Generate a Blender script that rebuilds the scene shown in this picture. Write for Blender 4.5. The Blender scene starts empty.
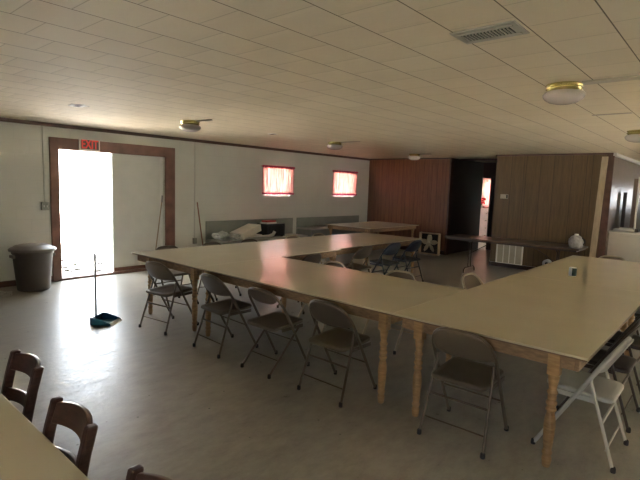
import bpy, math, random
from mathutils import Vector, Matrix
random.seed(7)
scn = bpy.context.scene
col = scn.collection
PI = math.pi

# ------------------------------------------------------------------ materials
MATS = {}
def newmat(name):
    m = bpy.data.materials.new(name); m.use_nodes = True
    nt = m.node_tree; b = nt.nodes['Principled BSDF']
    MATS[name] = m
    return m, nt, b
def N(nt, typ, **kw):
    n = nt.nodes.new(typ)
    for k, v in kw.items():
        if k.startswith('i_'): n.inputs[k[2:].replace('_', ' ')].default_value = v
        else: setattr(n, k, v)
    return n
def coords(nt, scale=(1, 1, 1), loc=(0, 0, 0)):
    tc = N(nt, 'ShaderNodeTexCoord'); mp = N(nt, 'ShaderNodeMapping')
    mp.inputs['Scale'].default_value = scale; mp.inputs['Location'].default_value = loc
    nt.links.new(tc.outputs['Object'], mp.inputs['Vector'])
    return mp.outputs['Vector']
def mixc(nt, fac, a, b, blend='MIX'):
    mx = N(nt, 'ShaderNodeMix', data_type='RGBA', blend_type=blend)
    for sock, v in ((mx.inputs[0], fac), (mx.inputs[6], a), (mx.inputs[7], b)):
        if hasattr(v, 'links'): nt.links.new(v, sock)
        else: sock.default_value = v if not isinstance(v, tuple) else (*v, 1)[:4]
    return mx.outputs[2]
def ramp(nt, fac, stops):
    r = N(nt, 'ShaderNodeValToRGB'); el = r.color_ramp.elements
    while len(el) < len(stops): el.new(0.5)
    for e, (p, c) in zip(el, stops):
        e.position = p; e.color = (*c, 1) if isinstance(c, tuple) else (c, c, c, 1)
    nt.links.new(fac, r.inputs[0]); return r.outputs[0]
def bump(nt, b, h, strength=.3, dist=.01):
    bm = N(nt, 'ShaderNodeBump'); bm.inputs['Strength'].default_value = strength; bm.inputs['Distance'].default_value = dist
    nt.links.new(h, bm.inputs['Height']); nt.links.new(bm.outputs[0], b.inputs['Normal'])
def noise(nt, vec, scale, detail=3, rough=.5):
    n = N(nt, 'ShaderNodeTexNoise'); n.inputs['Scale'].default_value = scale
    n.inputs['Detail'].default_value = detail; n.inputs['Roughness'].default_value = rough
    nt.links.new(vec, n.inputs['Vector']); return n.outputs['Fac']
def simple(name, c, rough=.6, metal=0, var=.08, scale=6, spec=.5, stretch=(1, 1, 1)):
    m, nt, b = newmat(name)
    v = coords(nt, stretch); f = noise(nt, v, scale)
    lo = tuple(x*(1-var) for x in c); hi = tuple(min(1, x*(1+var)) for x in c)
    nt.links.new(ramp(nt, f, [(.3, lo), (.7, hi)]), b.inputs['Base Color'])
    b.inputs['Roughness'].default_value = rough; b.inputs['Metallic'].default_value = metal
    b.inputs['Specular IOR Level'].default_value = spec
    return m

simple('laminate', (.54, .49, .36), .22, var=.03, scale=2, spec=.6)
simple('pine', (.36, .215, .095), .45, var=.22, scale=5, stretch=(2, 2, 14))
simple('apron_pine', (.28, .175, .09), .5, var=.25, scale=6, stretch=(3, 3, 10))
simple('edge_wood', (.16, .10, .06), .5, var=.2)
simple('taupe', (.12, .092, .064), .38, .25, var=.06)
simple('taupe_panel', (.145, .112, .076), .42, .1, var=.06)
simple('beige_metal', (.42, .36, .26), .4, .2, var=.05)
simple('darkbrown_metal', (.045, .03, .022), .4, .1)
simple('white_metal', (.50, .50, .46), .4, .1, var=.05)
simple('navy_metal', (.028, .040, .062), .4, .2)
simple('rubber', (.015, .013, .012), .7)
simple('dark_wood', (.060, .024, .016), .35, var=.35, scale=7, stretch=(4, 4, 12))
simple('brass', (.60, .53, .22), .25, .9, var=.05)
simple('frosted', (.46, .42, .39), .25, var=.03)
simple('white_paint', (.72, .72, .68), .5, var=.03)
simple('crown_white', (.70, .70, .70), .5, var=.03)
simple('door_paint', (.66, .67, .62), .5, var=.03)
simple('stain', (.17, .080, .055), .45, var=.25, scale=5, stretch=(1, 1, 1))
simple('brown_trim', (.085, .040, .028), .5, var=.3)
simple('bin_plastic', (.085, .066, .052), .5, var=.06)
simple('bin_lid', (.15, .125, .105), .45, var=.06)
simple('blue_plastic', (.02, .13, .27), .4)
simple('steel', (.45, .45, .44), .35, .8)
simple('grey_steel', (.30, .30, .30), .5, .3)
simple('greygreen', (.235, .25, .22), .55, var=.06)
simple('shelf_grey', (.40, .39, .35), .5, var=.05)
simple('card', (.68, .66, .58), .7, var=.05)
simple('plastic_white', (.60, .60, .56), .35, var=.08)
simple('film', (.45, .46, .42), .3, var=.3, scale=20)
simple('black_plastic', (.012, .012, .014), .4)
simple('red_card', (.45, .06, .06), .6)
simple('vent_grey', (.40, .38, .31), .5)
simple('slot_dark', (.02, .02, .018), .8)
simple('conduit_cream', (.40, .36, .28), .5, var=.03)
simple('conduit_wall', (.52, .52, .48), .5, var=.03)
simple('box_grey', (.30, .31, .27), .5)
simple('tape', (.33, .30, .25), .6)
simple('plaster', (.85, .85, .80), .8)
simple('sign_face', (.07, .05, .04), .4)
simple('sign_frame', (.72, .66, .58), .4)
simple('sign_red', (.85, .06, .05), .45, var=.04)
simple('stick_tan', (.30, .24, .16), .5)
simple('stick_red', (.26, .12, .08), .5)
simple('bristle', (.10, .08, .05), .9)
simple('board', (.40, .32, .21), .6, var=.15, scale=5, stretch=(6, 6, 1))
simple('tabletop_brown', (.075, .050, .040), .3, var=.2)
simple('fan_frame', (.50, .36, .22), .45)
simple('fan_blade', (.42, .36, .26), .4)
simple('fan_dark', (.02, .016, .013), .7)
simple('green_can', (.03, .06, .04), .35)
simple('can_white', (.78, .78, .70), .4)
simple('jug', (.34, .33, .30), .4, var=.25, scale=22)
simple('counter_top', (.62, .59, .52), .3, var=.03)
simple('counter_front', (.50, .46, .40), .45, var=.03)
simple('thermo', (.60, .55, .44), .5)
simple('mullion', (.35, .30, .26), .5)
simple('curtain_rod', (.45, .03, .06), .4)
simple('drawer_pink', (.62, .42, .34), .5)
simple('flower_red', (.60, .03, .05), .6)
simple('leaf', (.04, .09, .03), .6)
simple('wire', (.10, .09, .08), .6)
simple('bag', (.55, .55, .52), .5, var=.15, scale=15)

# ceiling tiles: staggered small square tiles
m, nt, b = newmat('ceiling')
v = coords(nt, loc=(-1.06, -.57+.347*20, 0))
def brick(vec, mortar, smooth):
    br = N(nt, 'ShaderNodeTexBrick'); br.offset = .5; br.offset_frequency = 2; br.squash = 1
    for k, val in (('Scale', 1), ('Mortar Size', mortar), ('Mortar Smooth', smooth), ('Bias', 0), ('Brick Width', .345), ('Row Height', .347)):
        br.inputs[k].default_value = val
    br.inputs['Color1'].default_value = (.62, .55, .41, 1); br.inputs['Color2'].default_value = (.66, .59, .445, 1)
    br.inputs['Mortar'].default_value = (.34, .30, .21, 1)
    nt.links.new(vec, br.inputs['Vector']); return br
b1 = brick(v, .0035, .2); b2 = brick(v, .05, 1.0)
nz = noise(nt, coords(nt), 1.3, 3)
c = mixc(nt, .35, b1.outputs['Color'], ramp(nt, nz, [(.3, (.57, .50, .37)), (.7, (.69, .62, .48))]))
sep = N(nt, 'ShaderNodeSeparateXYZ'); nt.links.new(v, sep.inputs[0])
# continuous seams along the room are a little wider than the cross joints
md = N(nt, 'ShaderNodeMath', operation='PINGPONG'); nt.links.new(sep.outputs[1], md.inputs[0]); md.inputs[1].default_value = .1735
lt = N(nt, 'ShaderNodeMath', operation='LESS_THAN'); nt.links.new(md.outputs[0], lt.inputs[0]); lt.inputs[1].default_value = .0035
c = mixc(nt, lt.outputs[0], c, (.15, .12, .085))
nt.links.new(c, b.inputs['Base Color']); b.inputs['Roughness'].default_value = .75
inv = N(nt, 'ShaderNodeMath', operation='SUBTRACT'); inv.inputs[0].default_value = 1; nt.links.new(b2.outputs['Fac'], inv.inputs[1])
ad = N(nt, 'ShaderNodeMath', operation='ADD'); nt.links.new(inv.outputs[0], ad.inputs[0])
mu = N(nt, 'ShaderNodeMath', operation='MULTIPLY'); nt.links.new(noise(nt, coords(nt), 3.2, 2), mu.inputs[0]); mu.inputs[1].default_value = 2.6
nt.links.new(mu.outputs[0], ad.inputs[1])
bump(nt, b, ad.outputs[0], .30, .006)

# floor: worn painted concrete
m, nt, b = newmat('floor')
v = coords(nt)
f1 = noise(nt, v, .9, 5, .6); f2 = noise(nt, coords(nt, (1.6, 3.0, 1)), 3.0, 7, .72); f3 = noise(nt, v, 26, 3)
c = ramp(nt, f1, [(.3, (.26, .24, .205)), (.7, (.36, .335, .285))])
c = mixc(nt, .42, c, ramp(nt, f2, [(.35, (.19, .175, .155)), (.66, (.46, .43, .38))]))
spk = N(nt, 'ShaderNodeTexVoronoi'); spk.inputs['Scale'].default_value = 5.5; nt.links.new(v, spk.inputs['Vector'])
c = mixc(nt, ramp(nt, spk.outputs['Distance'], [(.0, 1.0), (.035, 1.0), (.05, 0.0)]), c, (.09, .08, .07))
nt.links.new(c, b.inputs['Base Color'])
nt.links.new(ramp(nt, f2, [(.3, .26), (.7, .46)]), b.inputs['Roughness'])
b.inputs['Specular IOR Level'].default_value = .6
ad = N(nt, 'ShaderNodeMath', operation='ADD'); nt.links.new(f2, ad.inputs[0]); nt.links.new(f3, ad.inputs[1])
bump(nt, b, ad.outputs[0], .22, .006)

# painted sheet wall with faint joints
m, nt, b = newmat('wall_paint')
v = coords(nt, (1, 1, 1))
f = noise(nt, v, 1.4, 4)
c = ramp(nt, f, [(.3, (.60, .605, .545)), (.7, (.66, .665, .605))])
sep = N(nt, 'ShaderNodeSeparateXYZ'); nt.links.new(v, sep.inputs[0])
cmb = N(nt, 'ShaderNodeCombineXYZ'); nt.links.new(sep.outputs[0], cmb.inputs[0]); nt.links.new(sep.outputs[2], cmb.inputs[1])
br = N(nt, 'ShaderNodeTexBrick'); nt.links.new(cmb.outputs[0], br.inputs['Vector'])
for k, val in (('Scale', 1), ('Mortar Size', .004), ('Brick Width', .41), ('Row Height', .205), ('Mortar Smooth', .5)): br.inputs[k].default_value = val
c = mixc(nt, br.outputs['Fac'], c, (.58, .585, .53)); nt.links.new(c, b.inputs['Base Color'])
b.inputs['Roughness'].default_value = .55
inv = N(nt, 'ShaderNodeMath', operation='SUBTRACT'); inv.inputs[0].default_value = 1; nt.links.new(br.outputs['Fac'], inv.inputs[1])
bump(nt, b, inv.outputs[0], .25, .004)

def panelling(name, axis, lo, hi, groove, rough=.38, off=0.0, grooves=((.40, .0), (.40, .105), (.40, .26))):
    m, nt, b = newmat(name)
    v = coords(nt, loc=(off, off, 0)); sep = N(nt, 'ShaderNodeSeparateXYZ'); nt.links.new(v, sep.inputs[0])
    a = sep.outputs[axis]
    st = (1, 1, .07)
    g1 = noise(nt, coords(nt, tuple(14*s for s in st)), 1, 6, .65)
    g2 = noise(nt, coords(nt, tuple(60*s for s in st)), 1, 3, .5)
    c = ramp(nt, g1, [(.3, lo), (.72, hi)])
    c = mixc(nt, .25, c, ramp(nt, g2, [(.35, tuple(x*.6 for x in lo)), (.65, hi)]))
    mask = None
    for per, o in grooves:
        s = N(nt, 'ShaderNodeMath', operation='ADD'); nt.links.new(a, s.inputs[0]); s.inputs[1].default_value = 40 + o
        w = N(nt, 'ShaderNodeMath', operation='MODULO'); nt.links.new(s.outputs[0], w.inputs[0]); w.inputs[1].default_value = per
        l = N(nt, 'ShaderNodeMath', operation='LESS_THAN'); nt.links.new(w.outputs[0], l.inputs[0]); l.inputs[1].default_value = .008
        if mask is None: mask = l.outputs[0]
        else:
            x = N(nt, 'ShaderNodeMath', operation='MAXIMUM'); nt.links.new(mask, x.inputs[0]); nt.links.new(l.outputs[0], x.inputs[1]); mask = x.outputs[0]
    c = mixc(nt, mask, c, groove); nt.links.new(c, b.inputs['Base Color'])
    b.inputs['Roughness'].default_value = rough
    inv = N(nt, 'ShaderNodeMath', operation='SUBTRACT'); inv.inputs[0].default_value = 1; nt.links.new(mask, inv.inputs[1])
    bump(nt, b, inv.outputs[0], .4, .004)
panelling('panel_red', 1, (.125, .054, .025), (.235, .105, .048), (.06, .022, .012), .33)
panelling('panel_olive', 1, (.082, .051, .019), (.150, .094, .037), (.03, .018, .009), .5, off=.07, grooves=((.62, .0), (.62, .27), (1.3, .5)))
panelling('panel_side', 0, (.15, .10, .07), (.21, .145, .105), (.09, .06, .045), .33)
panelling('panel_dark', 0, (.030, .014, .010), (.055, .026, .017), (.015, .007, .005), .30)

# gravel
m, nt, b = newmat('gravel')
v = coords(nt)
vo = N(nt, 'ShaderNodeTexVoronoi'); vo.inputs['Scale'].default_value = 4.5; nt.links.new(v, vo.inputs['Vector'])
nz = noise(nt, v, 7, 4, .7)
c = ramp(nt, vo.outputs['Distance'], [(.46, (.008, .006, .005)), (.52, (.66, .60, .54))])
c = mixc(nt, ramp(nt, nz, [(.54, 0.0), (.62, 1.0)]), c, (.8, .76, .72))
nt.links.new(c, b.inputs['Base Color']); b.inputs['Roughness'].default_value = .9; b.inputs['Specular IOR Level'].default_value = 0
bump(nt, b, vo.outputs['Distance'], .3, .01)

# thin window pane
m, nt, b = newmat('pane')
tr = N(nt, 'ShaderNodeBsdfTransparent'); gl = N(nt, 'ShaderNodeBsdfGlossy'); gl.inputs['Roughness'].default_value = .05
mx = N(nt, 'ShaderNodeMixShader'); mx.inputs[0].default_value = .06
nt.links.new(tr.outputs[0], mx.inputs[1]); nt.links.new(gl.outputs[0], mx.inputs[2]); nt.links.new(mx.outputs[0], nt.nodes['Material Output'].inputs['Surface'])

# sheer pink cloth
def sheer(name, c, ct, through=.25):
    m, nt, b = newmat(name)
    di = N(nt, 'ShaderNodeBsdfDiffuse'); tl = N(nt, 'ShaderNodeBsdfTranslucent'); tr = N(nt, 'ShaderNodeBsdfTransparent')
    v = coords(nt, (9, 1, 1.5)); f = noise(nt, v, 2.0, 3)
    cc = ramp(nt, f, [(.35, ct), (.7, tuple(x*2 for x in ct))])
    nt.links.new(cc, tl.inputs[0]); di.inputs[0].default_value = (*c, 1); tr.inputs[0].default_value = (1, .62, .60, 1)
    a = N(nt, 'ShaderNodeMixShader'); a.inputs[0].default_value = .75; nt.links.new(di.outputs[0], a.inputs[1]); nt.links.new(tl.outputs[0], a.inputs[2])
    e = N(nt, 'ShaderNodeMixShader'); e.inputs[0].default_value = through; nt.links.new(a.outputs[0], e.inputs[1]); nt.links.new(tr.outputs[0], e.inputs[2])
    nt.links.new(e.outputs[0], nt.nodes['Material Output'].inputs['Surface'])
sheer('curtain', (.75, .40, .40), (.42, .27, .25), .07)
sheer('ruffle', (.45, .04, .09), (.34, .07, .12), .0)

# ------------------------------------------------------------------ mesh helper
class MB:
    def __init__(s): s.v = []; s.f = []; s.sm = []
    def add(s, verts, faces, smooth=False, M=None):
        o = len(s.v)
        for p in verts:
            p = Vector(p); s.v.append(M @ p if M else p)
        for f in faces: s.f.append([i+o for i in f]); s.sm.append(smooth)
        return s
    def box(s, x0, x1, y0, y1, z0, z1, M=None):
        v = [(x, y, z) for z in (z0, z1) for y in (y0, y1) for x in (x0, x1)]
        return s.add(v, [(0, 2, 3, 1), (4, 5, 7, 6), (0, 1, 5, 4), (2, 6, 7, 3), (0, 4, 6, 2), (1, 3, 7, 5)], False, M)
    def tube(s, pts, r, n=10, r2=None, flat=None):
        pts = [Vector(p) for p in pts]; k = len(pts)
        up = None; rings = []
        for i, p in enumerate(pts):
            t = (pts[min(i+1, k-1)] - pts[max(i-1, 0)]).normalized()
            if up is None:
                a = Vector((0, 0, 1)) if abs(t.z) < .9 else Vector((0, 1, 0))
                up = (a - t*a.dot(t)).normalized()
            else: up = (up - t*up.dot(t)).normalized()
            sd = t.cross(up)
            rr = r + ((r2 - r)*i/(k-1) if r2 is not None else 0)
            rings.append([p + (up*math.cos(2*PI*j/n) + sd*math.sin(2*PI*j/n))*rr for j in range(n)])
        v = [q for rg in rings for q in rg]
        f = [(i*n+j, i*n+(j+1) % n, (i+1)*n+(j+1) % n, (i+1)*n+j) for i in range(k-1) for j in range(n)]
        s.add(v, f, True)
        s.add(rings[0], [tuple(reversed(range(n)))]); s.add(rings[-1], [tuple(range(n))])
        return s
    def lathe(s, prof, n=20, c=(0, 0, 0), M=None, sx=1, sy=1):
        v = [(c[0]+r*math.cos(2*PI*j/n)*sx, c[1]+r*math.sin(2*PI*j/n)*sy, c[2]+z) for r, z in prof for j in range(n)]
        k = len(prof)
        f = [(i*n+j, i*n+(j+1) % n, (i+1)*n+(j+1) % n, (i+1)*n+j) for i in range(k-1) for j in range(n)]
        s.add(v, f, True, M)
        s.add(v[:n], [tuple(reversed(range(n)))], False, M); s.add(v[-n:], [tuple(range(n))], False, M)
        return s
    def prism(s, outline, z0, z1, M=None):
        n = len(outline)
        v = [(x, y, z0) for x, y in outline] + [(x, y, z1) for x, y in outline]
        f = [tuple(reversed(range(n))), tuple(range(n, 2*n))] + [(i, (i+1) % n, n+(i+1) % n, n+i) for i in range(n)]
        return s.add(v, f, False, M)
    def sheet(s, grid, th):
        # grid of points made into a thin solid
        R, C = len(grid), len(grid[0]); G = [[Vector(p) for p in r] for r in grid]
        nr = []
        for i in range(R):
            for j in range(C):
                a = G[min(i+1, R-1)][j] - G[max(i-1, 0)][j]; b_ = G[i][min(j+1, C-1)] - G[i][max(j-1, 0)]
                n_ = a.cross(b_); nr.append(n_.normalized() if n_.length > 1e-9 else Vector((0, 0, 1)))
        v = [G[i][j] + nr[i*C+j]*th/2 for i in range(R) for j in range(C)] + [G[i][j] - nr[i*C+j]*th/2 for i in range(R) for j in range(C)]
        o = R*C; f = []
        for i in range(R-1):
            for j in range(C-1):
                a = i*C+j; f.append((a, a+C, a+C+1, a+1)); f.append((o+a, o+a+1, o+a+C+1, o+a+C))
        for i in range(R-1):
            a = i*C; f.append((a, o+a, o+a+C, a+C)); a = i*C+C-1; f.append((a, a+C, o+a+C, o+a))
        for j in range(C-1):
            a = j; f.append((a, a+1, o+a+1, o+a)); a = (R-1)*C+j; f.append((a, o+a, o+a+1, a+1))
        return s.add(v, f, True)
    def build(s, name, mat, parent=None, bevel=0, smooth_angle=None):
        me = bpy.data.meshes.new(name); me.from_pydata([tuple(p) for p in s.v], [], s.f); me.update()
        me.polygons.foreach_set('use_smooth', s.sm)
        me.materials.append(MATS[mat])
        o = bpy.data.objects.new(name, me); col.objects.link(o)
        if parent: o.parent = parent
        if bevel:
            bv = o.modifiers.new('bevel', 'BEVEL'); bv.width = bevel; bv.segments = 2; bv.limit_method = 'ANGLE'; bv.angle_limit = .7
        return o
def tag(o, label, cat, group=None, kind=None):
    o['label'] = label; o['category'] = cat
    if group: o['group'] = group
    if kind: o['kind'] = kind
    return o
def thing(name, label, cat, loc=(0, 0, 0), rz=0, group=None):
    o = bpy.data.objects.new(name, None); o.empty_display_size = .1; col.objects.link(o)
    o.location = loc; o.rotation_euler = (0, 0, rz); return tag(o, label, cat, group)
def kids(o): return [c for c in bpy.data.objects if c.parent is o]
def dup(root, loc, rz, label, cat=None, group=None):
    def rec(o, par):
        c = o.copy(); col.objects.link(c); c.parent = par
        for ch in kids(o): rec(ch, c)
        return c
    r = rec(root, None); r.location = loc; r.rotation_euler = (0, 0, rz); r['label'] = label
    if group: r['group'] = group
    return r
def struct(o): o['kind'] = 'structure'; return o
def rrect(x0, x1, y0, y1, r, n=5):
    out = []
    for cx, cy, a in ((x1-r, y1-r, 0), (x0+r, y1-r, 1), (x0+r, y0+r, 2), (x1-r, y0+r, 3)):
        for i in range(n+1):
            t = (a + i/n)*PI/2; out.append((cx+r*math.cos(t), cy+r*math.sin(t)))
    return out
def wall_with_holes(mb, axis, a0, a1, z0, z1, t0, t1, holes):
    # axis 0: wall runs along x, thickness t0..t1 in y; axis 1: along y
    xs = sorted({a0, a1, *[h[0] for h in holes], *[h[1] for h in holes]}); zs = sorted({z0, z1, *[h[2] for h in holes], *[h[3] for h in holes]})
    for i in range(len(xs)-1):
        j = 0
        while j < len(zs)-1:
            def hole(jj):
                cx = (xs[i]+xs[i+1])/2; cz = (zs[jj]+zs[jj+1])/2
                return any(h[0] < cx < h[1] and h[2] < cz < h[3] for h in holes)
            if hole(j): j += 1; continue
            k = j
            while k+1 < len(zs)-1 and not hole(k+1): k += 1
            if axis == 0: mb.box(xs[i], xs[i+1], t0, t1, zs[j], zs[k+1])
            else: mb.box(t0, t1, xs[i], xs[i+1], zs[j], zs[k+1])
            j = k+1

# ------------------------------------------------------------------ room shell
CZ = 2.55; WL = 8.37; XB = 11.7; XP = 11.0; XE = 17.0; YR = -3.6; XR = -3.2
struct(MB().box(XR-.2, XE+.2, YR-.2, WL+.2, -.12, 0).build('floor', 'floor'))
struct(MB().box(XR-.2, XE+.2, YR-.2, WL+.2, CZ, CZ+.12).build('ceiling', 'ceiling'))
D0, D1, DZ = 3.085, 4.995, 2.15
W1 = (7.55, 8.42, 1.43, 2.12); W2 = (10.08, 10.98, 1.43, 2.12)
mb = MB(); wall_with_holes(mb, 0, XR-.2, XB, 0, CZ, WL, WL+.2, [(D0, D1, 0, DZ), W1, W2])
struct(mb.build('wall_left', 'wall_paint'))
struct(MB().box(XB, XB+.12, 5.8, WL+.2, 0, CZ).build('wall_back', 'panel_red'))
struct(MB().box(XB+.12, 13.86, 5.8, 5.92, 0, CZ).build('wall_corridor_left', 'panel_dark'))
struct(MB().box(XP, XP+.1, 2.0, 4.3, 0, CZ).build('wall_partition', 'panel_olive'))
struct(MB().box(XP+.1, XE, 2.0, 2.1, 0, CZ).build('wall_partition_right', 'panel_side'))
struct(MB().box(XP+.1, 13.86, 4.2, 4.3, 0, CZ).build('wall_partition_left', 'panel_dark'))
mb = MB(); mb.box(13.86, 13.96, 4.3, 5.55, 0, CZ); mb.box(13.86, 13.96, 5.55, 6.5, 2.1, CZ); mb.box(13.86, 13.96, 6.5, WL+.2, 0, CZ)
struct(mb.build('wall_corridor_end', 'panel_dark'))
# beyond: back room and kitchen end wall
W3 = (6.1, 7.0, 1.2, 2.15); W4 = (.65, 1.2, 1.35, 1.95)
mb = MB(); wall_with_holes(mb, 1, YR-.2, WL+.2, 0, CZ, XE, XE+.2, [W3, W4]); struct(mb.build('wall_far_end', 'wall_paint'))
mb = MB(); wall_with_holes(mb, 0, XB+.12, XE, 0, CZ, WL, WL+.2, [(14.4, 15.8, .9, 2.1)]); struct(mb.build('wall_back_room', 'wall_paint'))
W5 = (1.0, 2.3, .95, 2.1); W6 = (-2.4, -1.0, .95, 2.1); W7 = (5.5, 6.9, .95, 2.1)
mb = MB(); wall_with_holes(mb, 1, YR-.2, WL+.2, 0, CZ, XR-.2, XR, [(-1.6, -.2, 1.0, 2.15)]); struct(mb.build('wall_rear', 'wall_paint'))
mb = MB(); wall_with_holes(mb, 0, XR, XE, 0, CZ, YR-.2, YR, [(7.6, 8.9, 1.1, 2.15)]); struct(mb.build('wall_right', 'wall_paint'))

# trims
def trim(name, x0, x1, y0, y1, z0, z1, mat): return struct(MB().box(x0, x1, y0, y1, z0, z1).build(name, mat))
trim('trim_1', XR, XB, WL-.035, WL, CZ-.055, CZ, 'brown_trim')
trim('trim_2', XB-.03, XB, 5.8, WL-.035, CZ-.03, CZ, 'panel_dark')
trim('trim_3', XP-.03, XP, 1.99, 4.32, CZ-.035, CZ, 'brown_trim')
trim('trim_4', XP+.02, XE, 1.94, 2.0, CZ-.06, CZ, 'crown_white')
trim('trim_5', XP-.02, XP+.02, 1.97, 2.0, 0, CZ-.06, 'brown_trim')
trim('trim_6', XP-.02, XP+.1, 1.995, 2.09, 0, CZ-.035, 'brown_trim')
trim('trim_7', XB-.02, XB+.12, 5.76, 5.8, 0, CZ-.03, 'brown_trim')
trim('trim_8', 12.2, 12.3, 4.32, 5.76, CZ-.05, CZ, 'brown_trim')
trim('trim_9', 13.82, 13.86, 5.47, 5.55, 0, 2.16, 'panel_dark')
trim('baseboard_left', 5.20, XB, WL-.02, WL, 0, .09, 'brown_trim')
trim('baseboard_near_left', XR, 2.95, WL-.02, WL, 0, .09, 'brown_trim')
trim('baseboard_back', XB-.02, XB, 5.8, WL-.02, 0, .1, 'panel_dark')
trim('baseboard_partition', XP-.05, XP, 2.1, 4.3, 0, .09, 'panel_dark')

# door frame, sliding door
fr = MB(); fr.box(2.95, D0, WL-.04, WL+.02, 0, 2.335); fr.box(D1, 5.195, WL-.04, WL+.02, 0, 2.335); fr.box(D0, D1, WL-.04, WL+.02, DZ, 2.335)
struct(fr.build('trim_10', 'stain', bevel=.004))
struct(MB().box(D0, D1, WL-.03, WL+.2, -.02, .035).build('trim_11', 'stain'))
dr = struct(MB().box(3.995, D1+.1, WL+.07, WL+.12, .03, 2.22).build('door_1', 'door_paint'))
MB().box(4.93, 4.975, WL+.055, WL+.07, .04, DZ).build('door_stile', 'white_paint', dr)
MB().box(3.995, 4.015, WL+.06, WL+.07, .04, DZ).build('door_edge', 'white_paint', dr)
MB().box(4.015, 4.93, WL+.055, WL+.07, .04, .10).build('bottom_rail', 'stain', dr)
struct(MB().box(D0-3, D1+.5, WL+.14, WL+.19, 2.25, 2.3).build('trim_12', 'grey_steel'))

# windows of the left wall (frame, mullion, pane)
def window(n, x0, x1, z0, z1):
    f = MB()
    for a in ((x0, x0+.035, z0, z1), (x1-.035, x1, z0, z1), (x0+.035, x1-.035, z0, z0+.035), (x0+.035, x1-.035, z1-.035, z1)): f.box(a[0], a[1], WL+.10, WL+.15, a[2], a[3])
    w = struct(f.build('window_%d' % n, 'white_paint'))
    MB().box((x0+x1)/2-.02, (x0+x1)/2+.02, WL+.105, WL+.145, z0+.035, z1-.035).box(x0+.035, (x0+x1)/2-.02, WL+.11, WL+.14, (z0+z1)/2-.012, (z0+z1)/2+.012).box((x0+x1)/2+.02, x1-.035, WL+.11, WL+.14, (z0+z1)/2-.012, (z0+z1)/2+.012).build('mullion', 'mullion', w)
    MB().box(x0+.035, x1-.035, WL+.122, WL+.126, z0+.035, z1-.035).build('pane', 'pane', w)
window(1, *W1); window(2, *W2)
def window_x(n, x, y0, y1, z0, z1, s=1):
    f = MB()
    for a in ((y0, y0+.04, z0, z1), (y1-.04, y1, z0, z1), (y0+.04, y1-.04, z0, z0+.04), (y0+.04, y1-.04, z1-.04, z1)): f.box(x, x+.05, a[0], a[1], a[2], a[3])
    w = struct(f.build('window_%d' % n, 'white_paint'))
    MB().box(x+.02, x+.024, y0+.04, y1-.04, z0+.04, z1-.04).build('pane', 'pane', w)
window(7, 14.4, 15.8, .9, 2.1); window_x(3, XE+.1, *W3); window_x(4, XE+.1, *W4); window_x(5, XR-.15, -1.6, -.2, 1.0, 2.15)  # back-room side window and rear-wall window are unseen, added to let daylight in
for n_, x0_ in ((6, 7.6),):  # unseen right-wall window, added to brighten the far half of the room
    f = MB(); x1_ = x0_+1.3
    for a in ((x0_, x0_+.04, 1.1, 2.15), (x1_-.04, x1_, 1.1, 2.15), (x0_+.04, x1_-.04, 1.1, 1.14), (x0_+.04, x1_-.04, 2.11, 2.15)): f.box(a[0], a[1], YR-.15, YR-.1, a[2], a[3])
    w = struct(f.build('window_%d' % n_, 'white_paint')); MB().box(x0_+.04, x1_-.04, YR-.127, YR-.123, 1.14, 2.11).build('pane', 'pane', w)

# curtains
def curtain(x0, x1, z0, z1, y, label):
    t = thing('curtain', label, 'curtain', ((x0+x1)/2, y, z0), 0, 'pink curtains on the white wall')
    hw = (x1-x0)/2; H = z1-z0
    MB().tube([(-hw-.03, 0, H-.025), (hw+.03, 0, H-.025)], .008, 8).build('curtain_rod', 'curtain_rod', t)
    for s, a, b_ in ((0, -hw, .002), (1, -.002, hw)):
        g = []
        nC = 60
        for i in range(9):
            z = .035 + (H-.07)*i/8
            g.append([(a+(b_-a)*j/nC, -.012*math.cos(j*.95+s) - .005*math.sin(j*.37), z) for j in range(nC+1)])
        p = MB().sheet(g, .0015).build('curtain_panel', 'curtain', t)
        for nm, za, zb in (('ruffled_heading', H-.05, H), ('ruffled_hem', 0, .04)):
            g = [[(a+(b_-a)*j/90, -.016*math.cos(j*1.25) - .004, za+(zb-za)*i/3 + .006*math.sin(j*.8)) for j in range(91)] for i in range(4)]
            MB().sheet(g, .002).build(nm, 'ruffle', p)
curtain(7.45, 8.49, 1.47, 2.14, WL-.045, 'sheer pink curtain pair over the white-wall window nearer the door')
curtain(9.97, 11.06, 1.47, 2.14, WL-.045, 'sheer pink curtain pair over the white-wall window nearer the wood panelling')

# ------------------------------------------------------------------ outside
g_ = MB(); g_.box(-40, 60, WL+.2, 60, -.25, -.12); g_.box(-40, XR-.2, -40, WL+.2, -.25, -.12); g_.box(XE+.2, 60, -40, WL+.2, -.25, -.12); g_.box(XR-.2, XE+.2, -40, YR-.2, -.25, -.12)
struct(g_.build('ground', 'gravel'))
struct(MB().box(XR-.8, XE+.8, YR-.8, WL+.35, CZ+.13, CZ+.25).build('roof', 'grey_steel'))

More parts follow.
